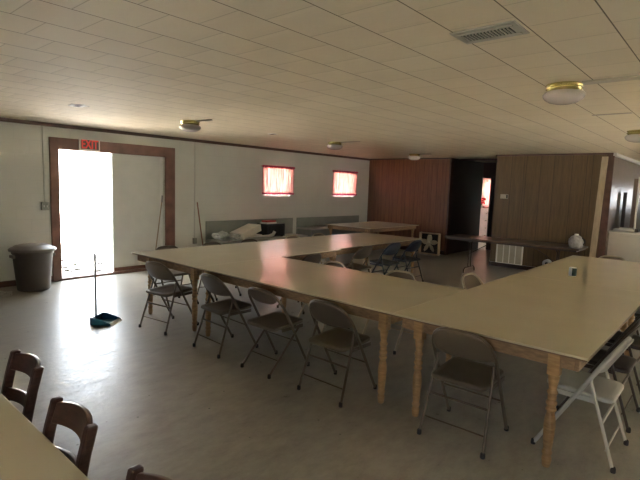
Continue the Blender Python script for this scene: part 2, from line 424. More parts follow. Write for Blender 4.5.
# ------------------------------------------------------------------ tables
def turned_leg(z1=.745):
    mb = MB(); w = .035
    mb.box(-w, w, -w, w, .60, z1)
    prof = [(.022, 0), (.027, .006), (.030, .03), (.033, .05), (.030, .068), (.026, .075), (.034, .09), (.034, .10), (.027, .112), (.031, .14), (.037, .22), (.039, .27),
            (.036, .315), (.029, .345), (.026, .36), (.036, .372), (.036, .385), (.027, .395), (.037, .412), (.037, .425), (.027, .438), (.031, .455), (.027, .468), (.036, .48), (.036, .492), (.026, .505),
            (.029, .53), (.036, .57), (.038, .585), (.032, .597), (.032, .602)]
    mb.lathe([(a*.88, b_) for a, b_ in prof], 18); return mb
def table(x0, x1, y0, y1, label, group='long cream-topped tables of the U', first=[None], inset=(.15, .15)):
    t = thing('table', label, 'table', ((x0+x1)/2, (y0+y1)/2, 0), 0, group)
    hx, hy = (x1-x0)/2-.0015, (y1-y0)/2-.0015
    top = MB().box(-hx, hx, -hy, hy, .750, .765).build('tabletop', 'laminate', t, bevel=.003)
    MB().box(-hx+.003, hx-.003, -hy+.003, hy-.003, .742, .750).build('top_underside', 'edge_wood', top)
    ix, iy = hx-.05, hy-.05; th = .022
    for a in ((-ix, ix, -iy, -iy+th), (-ix, ix, iy-th, iy), (-ix, -ix+th, -iy+th, iy-th), (ix-th, ix, -iy+th, iy-th)):
        MB().box(a[0], a[1], a[2], a[3], .655, .742).build('apron', 'apron_pine', t, bevel=.003)
    lx, ly = ix-th-.041 if False else ix-.041-.0, iy-.09
    for sx in (-1, 1):
        for sy in (-1, 1):
            iy_ = inset[1] if sy > 0 else inset[0]
            if first[0] is None:
                l = turned_leg(.742).build('leg', 'pine', t, bevel=.002); first[0] = l
            else:
                l = first[0].copy(); col.objects.link(l); l.parent = t
            l.location = (sx*(hx-.062), sy*(hy-iy_), 0)
    return t
YS0, YS1, YS2, YS3 = .575, 1.895, 4.46, 5.90
table(3.04, 5.61, YS0, YS1, 'near cream table of the right arm with a pine turned leg at its front corner', inset=(.185, .20))
table(5.61, 8.18, YS0, YS1, 'far cream table of the right arm carrying the small can')
table(3.04, 4.34, YS1, YS2, 'cream table across the front of the U, between the two arms', inset=(.11, .145))
table(3.04, 5.61, YS2, YS3, 'near cream table of the left arm with its corner pointing at the doorway', inset=(.11, .35))
table(5.61, 8.20, YS2+.08, YS3+.03, 'far cream table of the left arm with blue folding chairs beside it')
table(9.08, 11.3, 6.38, 7.78, 'separate cream table by the reddish wood panelled wall', None)
table(-.70, .602, .75, 3.6, 'cream table in the bottom left corner with dark wooden chairs behind', None)

# ------------------------------------------------------------------ folding chairs (face +x)
def tubept(z, top=.785):  # main side tube in profile
    return .245 + (-.195-.245)*z/top
def folding_chair(frame, panel, label, group, cross=False):
    t = thing('folding_chair', label, 'chair', (0, 0, 0), 0, group)
    w = .220; r = .0125
    zb = .57
    TOP = .785 if not cross else .765
    # arch above the seat
    pts = []
    for k in range(5): z = .44 + (zb-.44)*k/4; pts.append((tubept(z), w, z))
    nA = 16; Ht = TOP-zb
    for k in range(1, nA):
        a = PI*k/nA; ca, sa = math.cos(a), math.sin(a)
        yy = w*math.copysign(abs(ca)**.58, ca); zz = zb + Ht*abs(sa)**.85
        pts.append((tubept(zz) - .015*sa, yy, zz))
    for k in range(5): z = zb - (zb-.44)*k/4; pts.append((tubept(z), -w, z))
    MB().tube(pts, r, 8).build('back_frame', frame, t)
    # back panel following the arch
    z0 = .60 if not cross else .635
    g = []
    for i in range(11):
        u = i/10
        row = []
        for j in range(15):
            yy = -w*.985 + 2*w*.985*j/14; e = abs(yy)/w
            ztop = zb + Ht*abs(math.sin(math.acos(max(-1, min(1, math.copysign(e**(1/.58), yy))))))**.85
            lo = z0 + (.0 if not cross else .02) - .025*(1-e*e) if not cross else z0 + .10*e**4
            lo = min(lo, ztop-.004)
            z = lo + (ztop-lo)*u
            row.append((tubept(z) - .015 - .028*(1-e*e) + .02*e*e*(1-u)*.5, yy, z))
        g.append(row)
    MB().sheet(g, .004).build('backrest', panel, t)
    # seat
    def seat():
        n = rrect(-.20, .205, -.195, .195, .05, 5)
        M = Matrix.Translation((0, 0, .435)) @ Matrix.Rotation(-.05, 4, 'Y')
        mb = MB()
        k = len(n)
        layers = [(.96, -.016), (1, -.008), (1, .006), (.97, .014), (.80, .012), (.4, .007)]
        v = [(.01+(x-.01)*s, y*s, z) for s, z in layers for x, y in n]
        f = [(i*k+j, i*k+(j+1) % k, (i+1)*k+(j+1) % k, (i+1)*k+j) for i in range(len(layers)-1) for j in range(k)]
        mb.add(v, f, True, M); mb.add(v[:k], [tuple(reversed(range(k)))], False, M); mb.add(v[-k:], [tuple(range(k))], True, M)
        return mb
    seat().build('seat', panel, t)
    for s in (-1, 1):
        l = MB().tube([(tubept(.44), s*w, .44), (tubept(.2), s*w, .2), (tubept(.02), s*w, .02)], r, 8).build('leg', frame, t)
        MB().lathe([(.014, 0), (.016, .004), (.015, .03), (.012, .036)], 10, (tubept(.01), s*w, 0)).build('rubber_foot', 'rubber', l)
        if not cross:
            ws = w - .0; l = MB().tube([(tubept(.56)+.004, s*(w-.022), .56), (tubept(.53)-.014, s*(w-.020), .53), (-.12, s*(w-.012), .36), (-.232, s*(w+.005), .02)], .0105, 8).build('leg', frame, t); fx, fy = -.236, s*(w+.005)
        else:
            ws = w-.035; l = MB().tube([(.15, s*ws, .415), (-.225, s*ws, .02)], .0105, 8).build('leg', frame, t); fx, fy = -.23, s*ws
        MB().lathe([(.014, 0), (.016, .004), (.015, .03), (.012, .036)], 10, (fx, fy, 0)).build('rubber_foot', 'rubber', l)
    MB().tube([(tubept(.27), -w, .27), (tubept(.27), w, .27)], .007, 6).build('stretcher', frame, t)
    zz = .13
    if not cross:
        MB().tube([(-.185, -w, .12), (-.185, w, .12)], .006, 6).build('stretcher', frame, t)
        MB().tube([(-.147, -w+.006, .285), (-.147, w-.006, .285)], .009, 6).build('stretcher', frame, t)
    else:
        MB().tube([(-.12, -w+.04, .13), (-.12, w-.04, .13)], .006, 6).build('stretcher', frame, t)
    for s in (-1, 1):
        MB().box(-.10, .17, s*(w-.021)-.0025, s*(w-.021)+.0025, .392, .422).build('seat_bracket', frame, t)
    return t
def place(o, x, y, a): o.location = (x, y, 0); o.rotation_euler = (0, 0, math.radians(a)); return o
G1 = 'taupe folding chairs along the front table'
ch = place(folding_chair('taupe', 'taupe_panel', 'taupe folding chair nearest the open doorway, at the pointed table corner', G1), 2.99, 4.92, 8)
taupe = ch
D = lambda src, x, y, a, lab, g: dup(src, (x, y, 0), math.radians(a), lab, None, g)
D(taupe, 3.02, 3.89, -3, 'taupe folding chair between the doorway chair and the one with crossed legs', G1)
xch = place(folding_chair('taupe', 'taupe_panel', 'taupe folding chair with X-crossed legs and a small oval backrest', G1, True), 3.02, 3.16, 0)
D(taupe, 3.05, 2.41, 0, 'taupe folding chair left of the two close-set pine legs', G1)
D(taupe, 3.13, 1.32, 2, 'nearest taupe folding chair, between the pine legs of the right arm', G1)
white = place(folding_chair('white_metal', 'white_metal', 'white metal folding chair at the near right table corner', None), 3.55, .67, 90)
white.pop('group', None) if 'group' in white else None
GB = 'dark brown folding chairs on the right side'
dkb = place(folding_chair('darkbrown_metal', 'darkbrown_metal', 'dark brown folding chair right behind the white chair', GB), 4.22, .69, 90)
D(dkb, 4.95, .69, 88, 'dark brown folding chair second behind the white chair, at the right edge', GB)
D(dkb, 6.25, .69, 92, 'dark brown folding chair furthest from the white chair along the right table side', GB)
GI = 'folding chairs inside the U'
bei = place(folding_chair('beige_metal', 'taupe_panel', 'folding chair with beige rim showing above the middle of the front table', GI), 4.38, 2.76, 180)
D(bei, 5.05, 2.00, -92, 'folding chair with beige rim tucked at the inner right arm corner', GI)
D(bei, 4.28, 3.66, 176, 'folding chair with beige rim inside the U near its left corner', GI)
D(taupe, 4.78, 4.48, 93, 'brown folding chair inside the U at the near left arm table', GI)
D(taupe, 6.12, 4.56, 92, 'brown folding chair inside the U, left neighbour of the navy blue chairs', GI)
D(bei, 8.22, 1.40, 180, 'folding chair at the far end of the right arm, only its curved back top showing', None)
GN = 'navy blue folding chairs'
nav = place(folding_chair('navy_metal', 'navy_metal', 'navy blue folding chair between the brown chair and the other blue one', GN), 6.90, 4.52, 88)
D(nav, 7.62, 4.52, 90, 'navy blue folding chair nearest the box fan', GN)
GF = 'folding chairs on the wall side of the left arm'
D(taupe, 3.62, 5.82, -90, 'folding chair behind the left arm right by the sliding door', GF)
D(taupe, 4.38, 5.82, -90, 'folding chair behind the left arm in front of the reddish stick', GF)
D(taupe, 5.12, 5.82, -92, 'folding chair behind the left arm in front of the tilted carton', GF)
D(bei, 6.22, 5.92, -90, 'folding chair behind the left arm before the black box', GF)
D(bei, 6.95, 5.92, -88, 'folding chair behind the left arm closest to the separate far table', GF)

# ------------------------------------------------------------------ dark wooden chairs (face -x)
def wooden_chair(label):
    t = thing('wooden_chair', label, 'chair', (0, 0, 0), 0, 'dark wooden chairs in the bottom left')
    for s in (-1, 1):
        y = s*.15
        pr = [(.235, 0), (.20, .25), (.19, .45), (.205, .62), (.235, .76), (.262, .86)]
        mb = MB()
        rings = []
        for x, z in pr: rings.append((x, z))
        hw = .017
        v = []; 
        for x, z in rings: v += [(x-.02, y-hw, z), (x+.02, y-hw, z), (x+.02, y+hw, z), (x-.02, y+hw, z)]
        k = len(rings); f = [(0, 3, 2, 1), tuple((k-1)*4+i for i in range(4))]
        for i in range(k-1):
            for j in range(4): f.append((i*4+j, i*4+(j+1) % 4, (i+1)*4+(j+1) % 4, (i+1)*4+j))
        mb.add(v, f); l = mb.build('leg', 'dark_wood', t, bevel=.008)
        mb = MB(); mb.lathe([(.016, 0), (.02, .1), (.023, .42)], 12, (-.19, s*.18, 0)); mb.build('leg', 'dark_wood', t)
        mb = MB().tube([(.195, s*.15, .2), (-.185, s*.18, .2)], .011, 8); mb.build('stretcher', 'dark_wood', t)
    def rail(z0, z1, xa, xb, th=.02, arch=.0):
        g = []
        for i in range(4):
            row = []
            for j in range(13):
                y = -.135+.27*j/12; e = y/.135; u = i/3
                z = z0 + (z1-z0)*u + arch*(1-e*e)*u
                row.append((xa+(xb-xa)*u + .035*(1-e*e), y, z))
            g.append(row)
        return MB().sheet(g, th)
    rail(.775, .850, .238, .262, .022, .012).build('top_rail', 'dark_wood', t, bevel=.004)
    rail(.635, .690, .210, .222, .018).build('back_slat', 'dark_wood', t, bevel=.003)
    MB().prism(rrect(-.215, .19, -.20, .20, .03), .42, .455).build('seat', 'dark_wood', t, bevel=.01)
    return t
wc = wooden_chair('dark wooden chair at the bottom left whose back stands furthest left'); wc.location = (.47, 2.42, 0)
D(wc, .41, 1.745, 0, 'dark wooden chair at the bottom left, middle one with its open back fully in view', None)
D(wc, .395, 1.11, 0, 'dark wooden chair cut off by the bottom edge, only its top corner showing', None)

# ------------------------------------------------------------------ ceiling lights
def light(x, y, label, first=[None]):
    if first[0]:
        return dup(first[0], (x, y, CZ), 0, label)
    t = thing('ceiling_light', label, 'ceiling light', (x, y, CZ), 0, 'brass and frosted glass ceiling lights'); first[0] = t
    MB().lathe([(.115, -.0), (.132, -.004), (.134, -.014), (.122, -.018), (.122, -.026), (.131, -.03), (.131, -.040), (.120, -.045), (.120, -.058), (.115, -.06)][::-1], 36).build('brass_ring', 'brass', t)
    MB().lathe([(.118, -.055), (.138, -.062), (.151, -.078), (.150, -.094), (.135, -.115), (.105, -.134), (.06, -.147), (.02, -.151), (.003, -.152)][::-1], 36).build('glass_bowl', 'frosted', t)
    return t
light(4.12, 1.125, 'nearest frosted dome ceiling light with a brass ring, at the end of the flat raceway')
light(3.95, 5.95, 'dome ceiling light in front of the wide doorway frame')
light(7.18, 5.97, 'small dome ceiling light in the middle, above the second curtained window')
light(10.3, 6.05, 'furthest dome ceiling light, against the reddish panelled wall')
light(7.42, 1.085, 'dome ceiling light cut off by the right edge of the picture')
RG = 'flat raceways on the ceiling'
def raceway(x, y0, y1, label, hw=.02):
    tag(MB().box(x-hw, x+hw, y0, y1, CZ-.016, CZ).build('raceway_and_shadow', 'conduit_cream', bevel=.003), label, 'cable raceway', RG)
raceway(4.10, YR+.02, .99, 'flat cream raceway running from the nearest ceiling light to the right edge', .045)
raceway(3.98, 5.5, 5.81, 'short flat strip standing for the shadow beside the ceiling light by the doorway')  # the short strips model the shadows beside the other lights
raceway(7.2, 5.4, 5.83, 'short flat strip standing for the shadow beside the middle small ceiling light')
raceway(10.3, 5.6, 5.91, 'short flat strip standing for the shadow beside the furthest ceiling light')
t = thing('air_vent', 'white metal air register with short slots in the ceiling', 'vent', (2.592, 1.108, CZ))
MB().box(-.115, .115, -.175, .175, -.008, 0).box(-.085, -.06, -.15, .15, -.014, -.008).box(.06, .085, -.15, .15, -.014, -.008).build('frame', 'vent_grey', t, bevel=.003)
MB().box(-.055, .055, -.125, .135, -.0095, -.008).build('opening', 'slot_dark', t)
for k in range(14):
    y = -.115 + k*.0185
    MB().box(-.052, .052, y-.003, y+.003, -.015, -.0095, Matrix.Identity(4)).build('slat', 'vent_grey', t)
tag(MB().box(5.80, 5.85, .93, 1.29, CZ-.004, CZ).build('tape_strip', 'tape'), 'brownish tape strip over a ceiling joint by the nearest light', 'tape strip')
def patch(x, y, label, r):
    n = 22; out = []
    for k in range(n):
        a = 2*PI*k/n; q = r*(1+.25*random.uniform(-1, 1)); out.append((x+q*math.cos(a)*.75, y+q*math.sin(a)*1.0))
    t = MB().prism(out, CZ-.006, CZ).build('ceiling_patch', 'plaster'); tag(t, label, 'patch')
    MB().box(x-.03, x+.03, y-.08, y+.05, CZ-.009, CZ-.006).build('hole', 'slot_dark', t)
patch(2.44, 6.0, 'white plaster patch with a dark centre on the ceiling above the trash can', .13)
patch(5.62, 6.05, 'small white patch on the ceiling above the first curtained window', .09)

# ------------------------------------------------------------------ exit sign
t = thing('exit_sign', 'red lettered EXIT sign on the door frame header', 'sign', (3.56, WL-.04, 2.165)); t.rotation_euler = (0, 0, 0)
W_, H_ = .165, .185
MB().box(-W_+.015, W_-.015, -.035, -.001, .015, H_-.015).build('face', 'sign_face', t)
MB().box(-W_, W_, -.045, -.001, H_-.015, H_).box(-W_, W_, -.045, -.001, 0, .015).box(-W_, -W_+.015, -.045, -.001, .015, H_-.015).box(W_-.015, W_, -.045, -.001, .015, H_-.015).build('frame', 'sign_frame', t)
def letters(txt, size, M, name, mat, parent, ext=.003, bold=.0, sx=1.0):
    cu = bpy.data.curves.new('txt', 'FONT'); cu.body = txt; cu.size = size; cu.extrude = ext; cu.offset = bold
    cu.align_x = 'CENTER'; cu.align_y = 'CENTER'; cu.space_character = 1.0
    tmp = bpy.data.objects.new('txt', cu); col.objects.link(tmp); bpy.context.view_layer.update()
    me = bpy.data.meshes.new_from_object(tmp.evaluated_get(bpy.context.evaluated_depsgraph_get()))
    bpy.data.objects.remove(tmp); me.transform(M @ Matrix.Diagonal((sx, 1, 1, 1))); me.materials.clear(); me.materials.append(MATS[mat])
    o = bpy.data.objects.new(name, me); col.objects.link(o); o.parent = parent; return o
letters('EXIT', .205, Matrix.Translation((0, -.038, H_/2-.0)) @ Matrix.Rotation(PI/2, 4, 'X'), 'lettering', 'sign_red', t, .003, .006, .66)

# wall conduits, switch boxes
tag(MB().tube([(5.66, WL-.013, .56), (5.66, WL-.013, 2.495)], .013, 10).build('conduit', 'conduit_wall'), 'long pale vertical conduit on the wall right of the door frame', 'conduit', 'pale conduits on the wall')
tag(MB().box(5.62, 5.70, WL-.045, WL, .44, .56).build('outlet_box', 'box_grey', bevel=.004), 'small grey outlet box at the foot of the long conduit', 'outlet box')
tag(MB().tube([(2.862, WL-.011, 1.30), (2.862, WL-.011, 2.495)], .010, 10).build('conduit', 'conduit_wall'), 'thin pale vertical conduit left of the door frame', 'conduit', 'pale conduits on the wall')
t = thing('light_switch', 'small grey metal switch box beside the left door jamb', 'light switch', (2.862, WL, 1.17))
MB().box(-.055, .055, -.04, 0, 0, .13).build('box', 'box_grey', t, bevel=.005)
for s in (-.022, .022): MB().box(s-.006, s+.006, -.052, -.04, .05, .08).build('toggle', 'white_paint', t)

# ------------------------------------------------------------------ trash can
t = thing('trash_can', 'grey-brown plastic trash can with its lid on, left of the doorway', 'trash can', (2.53, 7.93, 0))
MB().lathe([(.20, 0), (.215, .01), (.22, .03), (.268, .56), (.280, .565), (.285, .60), (.275, .61), (.2, .612)], 40).build('body', 'bin_plastic', t)
MB().lathe([(.26, .602), (.312, .598), (.315, .625), (.300, .640), (.27, .648), (.24, .672), (.17, .690), (.08, .695), (.02, .695)], 40).build('lid', 'bin_lid', t)
for s in (-1, 1): MB().box(s*.265-.03, s*.265+.03, -.07, .07, .50, .545).build('handle', 'bin_lid', t, bevel=.01)
# litter beside it
mb = MB(); random.seed(3)
for k in range(3):
    pts = []; a0 = random.uniform(0, 6)
    for i in range(26):
        a = a0 + i*.42; rr = .10+.04*math.sin(i*.7+k)
        pts.append((2.02+rr*math.cos(a), 7.66+rr*math.sin(a)*.9, .02+.05*abs(math.sin(i*.31+k))))
    mb.tube(pts, .006, 6)
tag(mb.build('cable_coil', 'bag'), 'loose pale coil of cable on the floor left of the trash can', 'cable')
def crumple(name, mat, c, r, label, cat, sq=(1, 1, 1), amp=.25, seed=1, n=18, group=None):
    rnd = random.Random(seed); ph = [rnd.uniform(0, 6) for _ in range(9)]
    v = []; f = []; R = 14
    for i in range(R+1):
        th = PI*i/R
        for j in range(n):
            a = 2*PI*j/n
            q = r*(1+amp*(math.sin(3*a+ph[0]+2*th)*.5+math.sin(5*a+ph[1]-3*th)*.35+math.sin(7*th+ph[2]+a)*.3+rnd.uniform(-.25, .25)))
            v.append((c[0]+q*math.sin(th)*math.cos(a)*sq[0], c[1]+q*math.sin(th)*math.sin(a)*sq[1], max(c[2]+.001, c[2]+r*sq[2]+q*math.cos(th)*sq[2])))
    for i in range(R):
        for j in range(n): f.append((i*n+j, (i+1)*n+j, (i+1)*n+(j+1) % n, i*n+(j+1) % n))
    mb = MB().add(v, f, True); o = mb.build(name, mat); return tag(o, label, cat, group)
crumple('plastic_bag', 'bag', (1.74, 7.80, 0), .08, 'crumpled pale bag on the floor at the left picture edge', 'bag', (1.3, 1, .7), seed=4)

# ------------------------------------------------------------------ dustpan
t = thing('dustpan', 'blue upright dustpan with a long grey handle standing on the open floor', 'dustpan', (2.52, 5.56, 0), math.radians(-52)); t.scale = (.84, .84, .84)
g = []
out = []
mb = MB()
# tray: floor, back and sides; opens to +x
mb.box(-.12, .16, -.15, .15, .0, .006)
mb.box(-.13, -.12, -.15, .15, .0, .09)
for s in (-1, 1):
    v = [(-.13, s*.15, 0), (.16, s*.15, 0), (.16, s*.15, .03), (-.05, s*.15, .10), (-.13, s*.15, .10)]; v2 = [(a, b_+s*.006, c_) for a, b_, c_ in v]
    fs = [(0, 1, 2, 3, 4), (9, 8, 7, 6, 5)] + [(i, 5+i, 5+(i+1) % 5, (i+1) % 5) for i in range(5)]
    mb.add(v+v2, fs)
mb.build('pan', 'blue_plastic', t)
MB().box(-.14, -.10, -.15, .15, .094, .102).build('hood', 'blue_plastic', t, bevel=.003)
MB().add([(.13, -.15, .03), (.19, -.15, .001), (.19, .15, .001), (.13, .15, .03), (.13, -.15, .007), (.13, .15, .007)], [(0, 1, 2, 3), (4, 5, 2, 1), (0, 3, 5, 4), (0, 4, 1), (3, 2, 5)]).build('lip', 'white_paint', t)
MB().tube([(-.125, 0, .09), (-.125, 0, .92)], .014, 10).build('handle', 'white_metal', t)
MB().tube([(-.125, 0, .88), (-.125, 0, .99)], .016, 10).build('grip', 'grey_steel', t)

# ------------------------------------------------------------------ sticks against the wall
t = thing('broom', 'thin tan broom standing upside against the sliding door', 'broom', (4.70, WL-.10, 0))
MB().tube([(0, 0, .09), (.235, .095, 1.36)], .011, 8).build('handle', 'stick_tan', t)
MB().tube([(.224, .09, 1.29), (.244, .098, 1.42)], .017, 8).build('grip', 'grey_steel', t)
MB().prism(rrect(-.14, .14, -.03, .03, .02), .002, .12).build('bristles', 'bristle', t)
t = thing('mop_stick', 'reddish wooden stick leaning on the wall beside the long conduit', 'stick', (5.86, WL-.10, 0))
MB().tube([(0, 0, .05), (-.14, .085, 1.29)], .012, 8).build('handle', 'stick_red', t)
MB().prism(rrect(-.05, .05, -.04, .04, .02), .002, .06).build('mop_head', 'bristle', t)

# ------------------------------------------------------------------ grey-green wall counters
def bench(x0, x1, label, zt=.70):
    t = thing('wall_counter', label, 'counter', ((x0+x1)/2, WL-.0, 0), 0, 'grey-green counters along the white wall')
    hw = (x1-x0)/2
    MB().box(-hw, hw, -.042, -.022, .0, .895).build('back_board', 'greygreen', t, bevel=.004)
    MB().box(-hw, hw, -.55, -.044, zt-.22, zt-.19).build('top', 'shelf_grey', t, bevel=.004)
    MB().box(-hw+.03, hw-.03, -.52, -.05, .02, zt-.222).build('front', 'greygreen', t)
bench(5.92, 8.50, 'grey-green counter with backboard holding cartons and the black box')
bench(8.64, 11.24, 'grey-green counter with empty backboard under the second window', .84)
SZ = .511
t = thing('carton', 'pale flat carton tilted on the grey-green counter', 'box', (6.80, 8.06, SZ), math.radians(12))
M_ = Matrix.Rotation(math.radians(-14), 4, 'Y')
MB().box(-.33, .33, -.17, .17, 0.085, .093, M_).box(-.33, -.322, -.17, .17, .093, .23, M_).box(.322, .33, -.17, .17, .093, .23, M_).box(-.322, .322, .162, .17, .093, .23, M_).box(-.322, .322, -.17, -.162, .093, .23, M_).box(-.322, .322, -.162, .162, .218, .226, M_).build('box_body', 'card', t)
t = tag(MB().box(-.16, .16, -.13, .13, 0, .072).build('parcel', 'card'), 'low cardboard pack lying under the tilted carton', 'box'); t.location = (7.02, 8.12, SZ)
tag(MB().tube([(6.56, 7.87, SZ+.037), (6.9, 7.87, SZ+.037), (7.28, 7.87, SZ+.04), (7.40, 7.87, SZ+.07), (7.45, 7.87, SZ+.13)], .036, 14).build('pipe', 'plastic_white'), 'white plastic pipe with an upturned end on the counter', 'pipe')
crumple('plastic_wrap', 'film', (6.12, 8.05, SZ), .13, 'bunched clear plastic wrap at the left end of the counter', 'plastic wrap', (1.5, .9, .65), .35, 5, 26)
crumple('plastic_wrap', 'film', (6.38, 7.92, SZ), .10, 'small heap of plastic wrap just left of the carton', 'plastic wrap', (1.2, .8, .6), .4, 8, 26)
t = thing('black_box', 'black boxy appliance at the right end of the cluttered counter', 'appliance', (7.55, 8.10, SZ), 0)
MB().box(-.27, .27, -.18, .18, .015, .30).build('case', 'black_plastic', t, bevel=.006)
MB().box(-.22, .12, -.186, -.18, .05, .26).build('door', 'slot_dark', t)
MB().box(.15, .25, -.186, -.18, .05, .26).build('panel', 'black_plastic', t)
for s in (-1, 1):
    for q in (-1, 1): MB().box(s*.22-.02, s*.22+.02, q*.13-.02, q*.13+.02, 0, .015).build('foot', 'rubber', t)
t = thing('packet', 'red and white packet lying on top of the black appliance', 'packet', (7.47, 8.1, SZ+.30), .1)
MB().box(-.17, .17, -.10, .10, 0, .035).build('lower_pack', 'plastic_white', t)
MB().box(-.15, .15, -.09, .08, .035, .072).build('upper_pack', 'red_card', t)

# ------------------------------------------------------------------ fan by the back wall
t = thing('box_fan', 'tan box fan with five pale blades standing against the reddish wall', 'fan', (XB-.30, 6.10, 0), math.radians(180))
S = .29
MB().box(-.06, .06, -S, S, 0, .025).box(-.06, .06, -S, S, .55, .575).box(-.06, .06, -S, -S+.025, .025, .55).box(-.06, .06, S-.025, S, .025, .55).build('housing', 'fan_frame', t, bevel=.008)
MB().box(-.055, -.05, -S+.025, S-.025, .025, .55).build('rear_grille', 'fan_dark', t)
for k in range(5):
    a = 2*PI*k/5+.3; g = []
    for i in range(6):
        rr = .05 + .19*i/5; wd = (.025+.036*math.sin(PI*min(1, (i+1)/6.2)))
        row = []
        for j in range(6):
            q = (j/5-.5)*2; y = rr; z = q*wd
            row.append((.01+q*.03, y*math.cos(a)-z*math.sin(a), .2875+y*math.sin(a)+z*math.cos(a)))
        g.append(row)
    MB().sheet(g, .004).build('blade', 'fan_blade', t)
MB().lathe([(.055, 0), (.055, .05), (.04, .06)], 20, M=Matrix.Translation((.0, 0, .2875)) @ Matrix.Rotation(PI/2, 4, 'Y')).build('hub', 'fan_blade', t)

# ------------------------------------------------------------------ brown folding table
t = thing('folding_table', 'long brown folding table with steel legs in front of the olive partition', 'table', (9.66, 3.35, 0))
MB().prism(rrect(-.37, .37, -1.28, 1.28, .03), .722, .75).build('tabletop', 'tabletop_brown', t, bevel=.004)
MB().box(-.372, -.369, -1.25, 1.25, .724, .748).build('edge_band', 'edge_wood', t)
MB().box(-.34, .34, -1.24, -1.22, .69, .722).box(-.34, .34, 1.22, 1.24, .69, .722).box(-.34, -.32, -1.22, 1.22, .69, .722).box(.32, .34, -1.22, 1.22, .69, .722).build('under_rail', 'tabletop_brown', t)
for s in (-1, 1):
    y = s*.86
    l = MB().tube([(-.20, y, .70), (-.06, y, .62), (-.06, y, .10)], .0125, 8).tube([(.20, y, .70), (.06, y, .62), (.06, y, .10)], .0125, 8).tube([(-.27, y, 0), (-.26, y, .07), (-.20, y, .11), (.20, y, .11), (.26, y, .07), (.27, y, 0)], .0125, 8).build('leg_frame', 'darkbrown_metal', t)
    MB().tube([(0, y, .40), (0, y-s*.50, .70)], .008, 6).tube([(-.06, y, .40), (.06, y, .40)], .008, 6).build('brace', 'darkbrown_metal', t)
t = thing('plastic_jug', 'pale lumpy plastic jug on the right end of the brown folding table', 'jug', (9.45, 2.16, .7505))
rnd = random.Random(9); prof = [(.07, 0), (.095, .01), (.118, .05), (.122, .11), (.112, .16), (.085, .205), (.045, .228), (.035, .232)]
mb = MB(); v = []; n = 20
for r_, z in prof:
    for k in range(n):
        a = 2*PI*k/n; q = r_*(1+.07*math.sin(5*a+z*30)+rnd.uniform(-.04, .04)); v.append((q*math.cos(a)*.8, q*math.sin(a), z))
k_ = len(prof); mb.add(v, [(i_*n+j_, i_*n+(j_+1) % n, (i_+1)*n+(j_+1) % n, (i_+1)*n+j_) for i_ in range(k_-1) for j_ in range(n)]+[tuple(reversed(range(n))), tuple((k_-1)*n+q for q in range(n))], True); mb.build('body', 'jug', t)
MB().lathe([(.03, .23), (.034, .232), (.034, .252), (.03, .256)], 14).build('cap', 'can_white', t)
MB().tube([(0, -.09, .19), (0, -.135, .16), (0, -.14, .11), (0, -.115, .07)], .012, 8).build('handle', 'black_plastic', t)

# partition items
t = thing('return_grille', 'white framed return air grille low on the olive partition', 'grille', (XP, 3.86, .07))
MB().box(-.02, 0, -.30, .30, 0, .03).box(-.02, 0, -.30, .30, .45, .48).box(-.02, 0, -.30, -.27, .03, .45).box(-.02, 0, .27, .30, .03, .45).build('frame', 'white_paint', t)
MB().box(-.008, 0, -.27, .27, .03, .45).build('backing', 'vent_grey', t)
for k in range(3): MB().box(-.016, -.008, -.27+.135*(k+1)-.008, -.27+.135*(k+1)+.008, .03, .45).build('divider', 'white_paint', t)
t = thing('thermostat', 'small cream thermostat box on the olive partition', 'thermostat', (XP, 4.07, 1.56))
MB().box(-.03, 0, -.085, .085, 0, .10).build('body', 'thermo', t, bevel=.006); MB().box(-.036, -.03, -.085, -.05, .01, .09).build('end_cover', 'darkbrown_metal', t)
t = tag(MB().box(-.055, .055, -.011, .011, 0, 2.50).build('plank', 'board'), 'pale board leaning upright against the right end of the partition', 'board')
t.rotation_euler = (0, math.radians(0), PI/2); t.matrix_world = Matrix.Translation((10.62, 2.125, 0)) @ Matrix.Rotation(math.radians(8.2), 4, 'Y') @ Matrix.Rotation(PI/2, 4, 'Z')
t = thing('tape_roll', 'white roll with a dark centre standing by the partition foot', 'roll', (10.38, 2.86, .0))
M_ = Matrix.Translation((0, 0, .31)) @ Matrix.Rotation(PI/2, 4, 'Y')
t.location = (10.75, 2.97, 0)
rr = MB(); n = 24
v = []
for x, r_ in ((-.05, .035), (-.05, .085), (.05, .085), (.05, .035)):
    v += [(x, r_*math.cos(2*PI*j/n), .235+r_*math.sin(2*PI*j/n)) for j in range(n)]
f = [(i*n+j, i*n+(j+1) % n, ((i+1) % 4)*n+(j+1) % n, ((i+1) % 4)*n+j) for i in range(4) for j in range(n)]
rr.add(v, f, True).build('paper', 'plastic_white', t)
MB().lathe([(.034, -.045), (.034, .045)], 20, M=Matrix.Translation((0, 0, .235)) @ Matrix.Rotation(PI/2, 4, 'Y')).build('core', 'slot_dark', t)
MB().box(-.06, .06, -.07, .07, 0, .152).build('stand', 'darkbrown_metal', t)

# ------------------------------------------------------------------ can on table
t = thing('can', 'small can, half white half dark green, on the right arm table', 'can', (6.06, 1.39, .7655))
MB().lathe([(.036, 0), (.040, .004), (.040, .096), (.037, .10), (.01, .10)], 28).build('body', 'can_white', t)
n = 14; vv = []
for z in (.006, .094): vv += [(.0408*math.cos(a), .0408*math.sin(a), z) for a in [math.radians(-178+j*150/n) for j in range(n+1)]]
g = [vv[:n+1], vv[n+1:]]
MB().sheet(g, .0012).build('label_wrap', 'green_can', t)

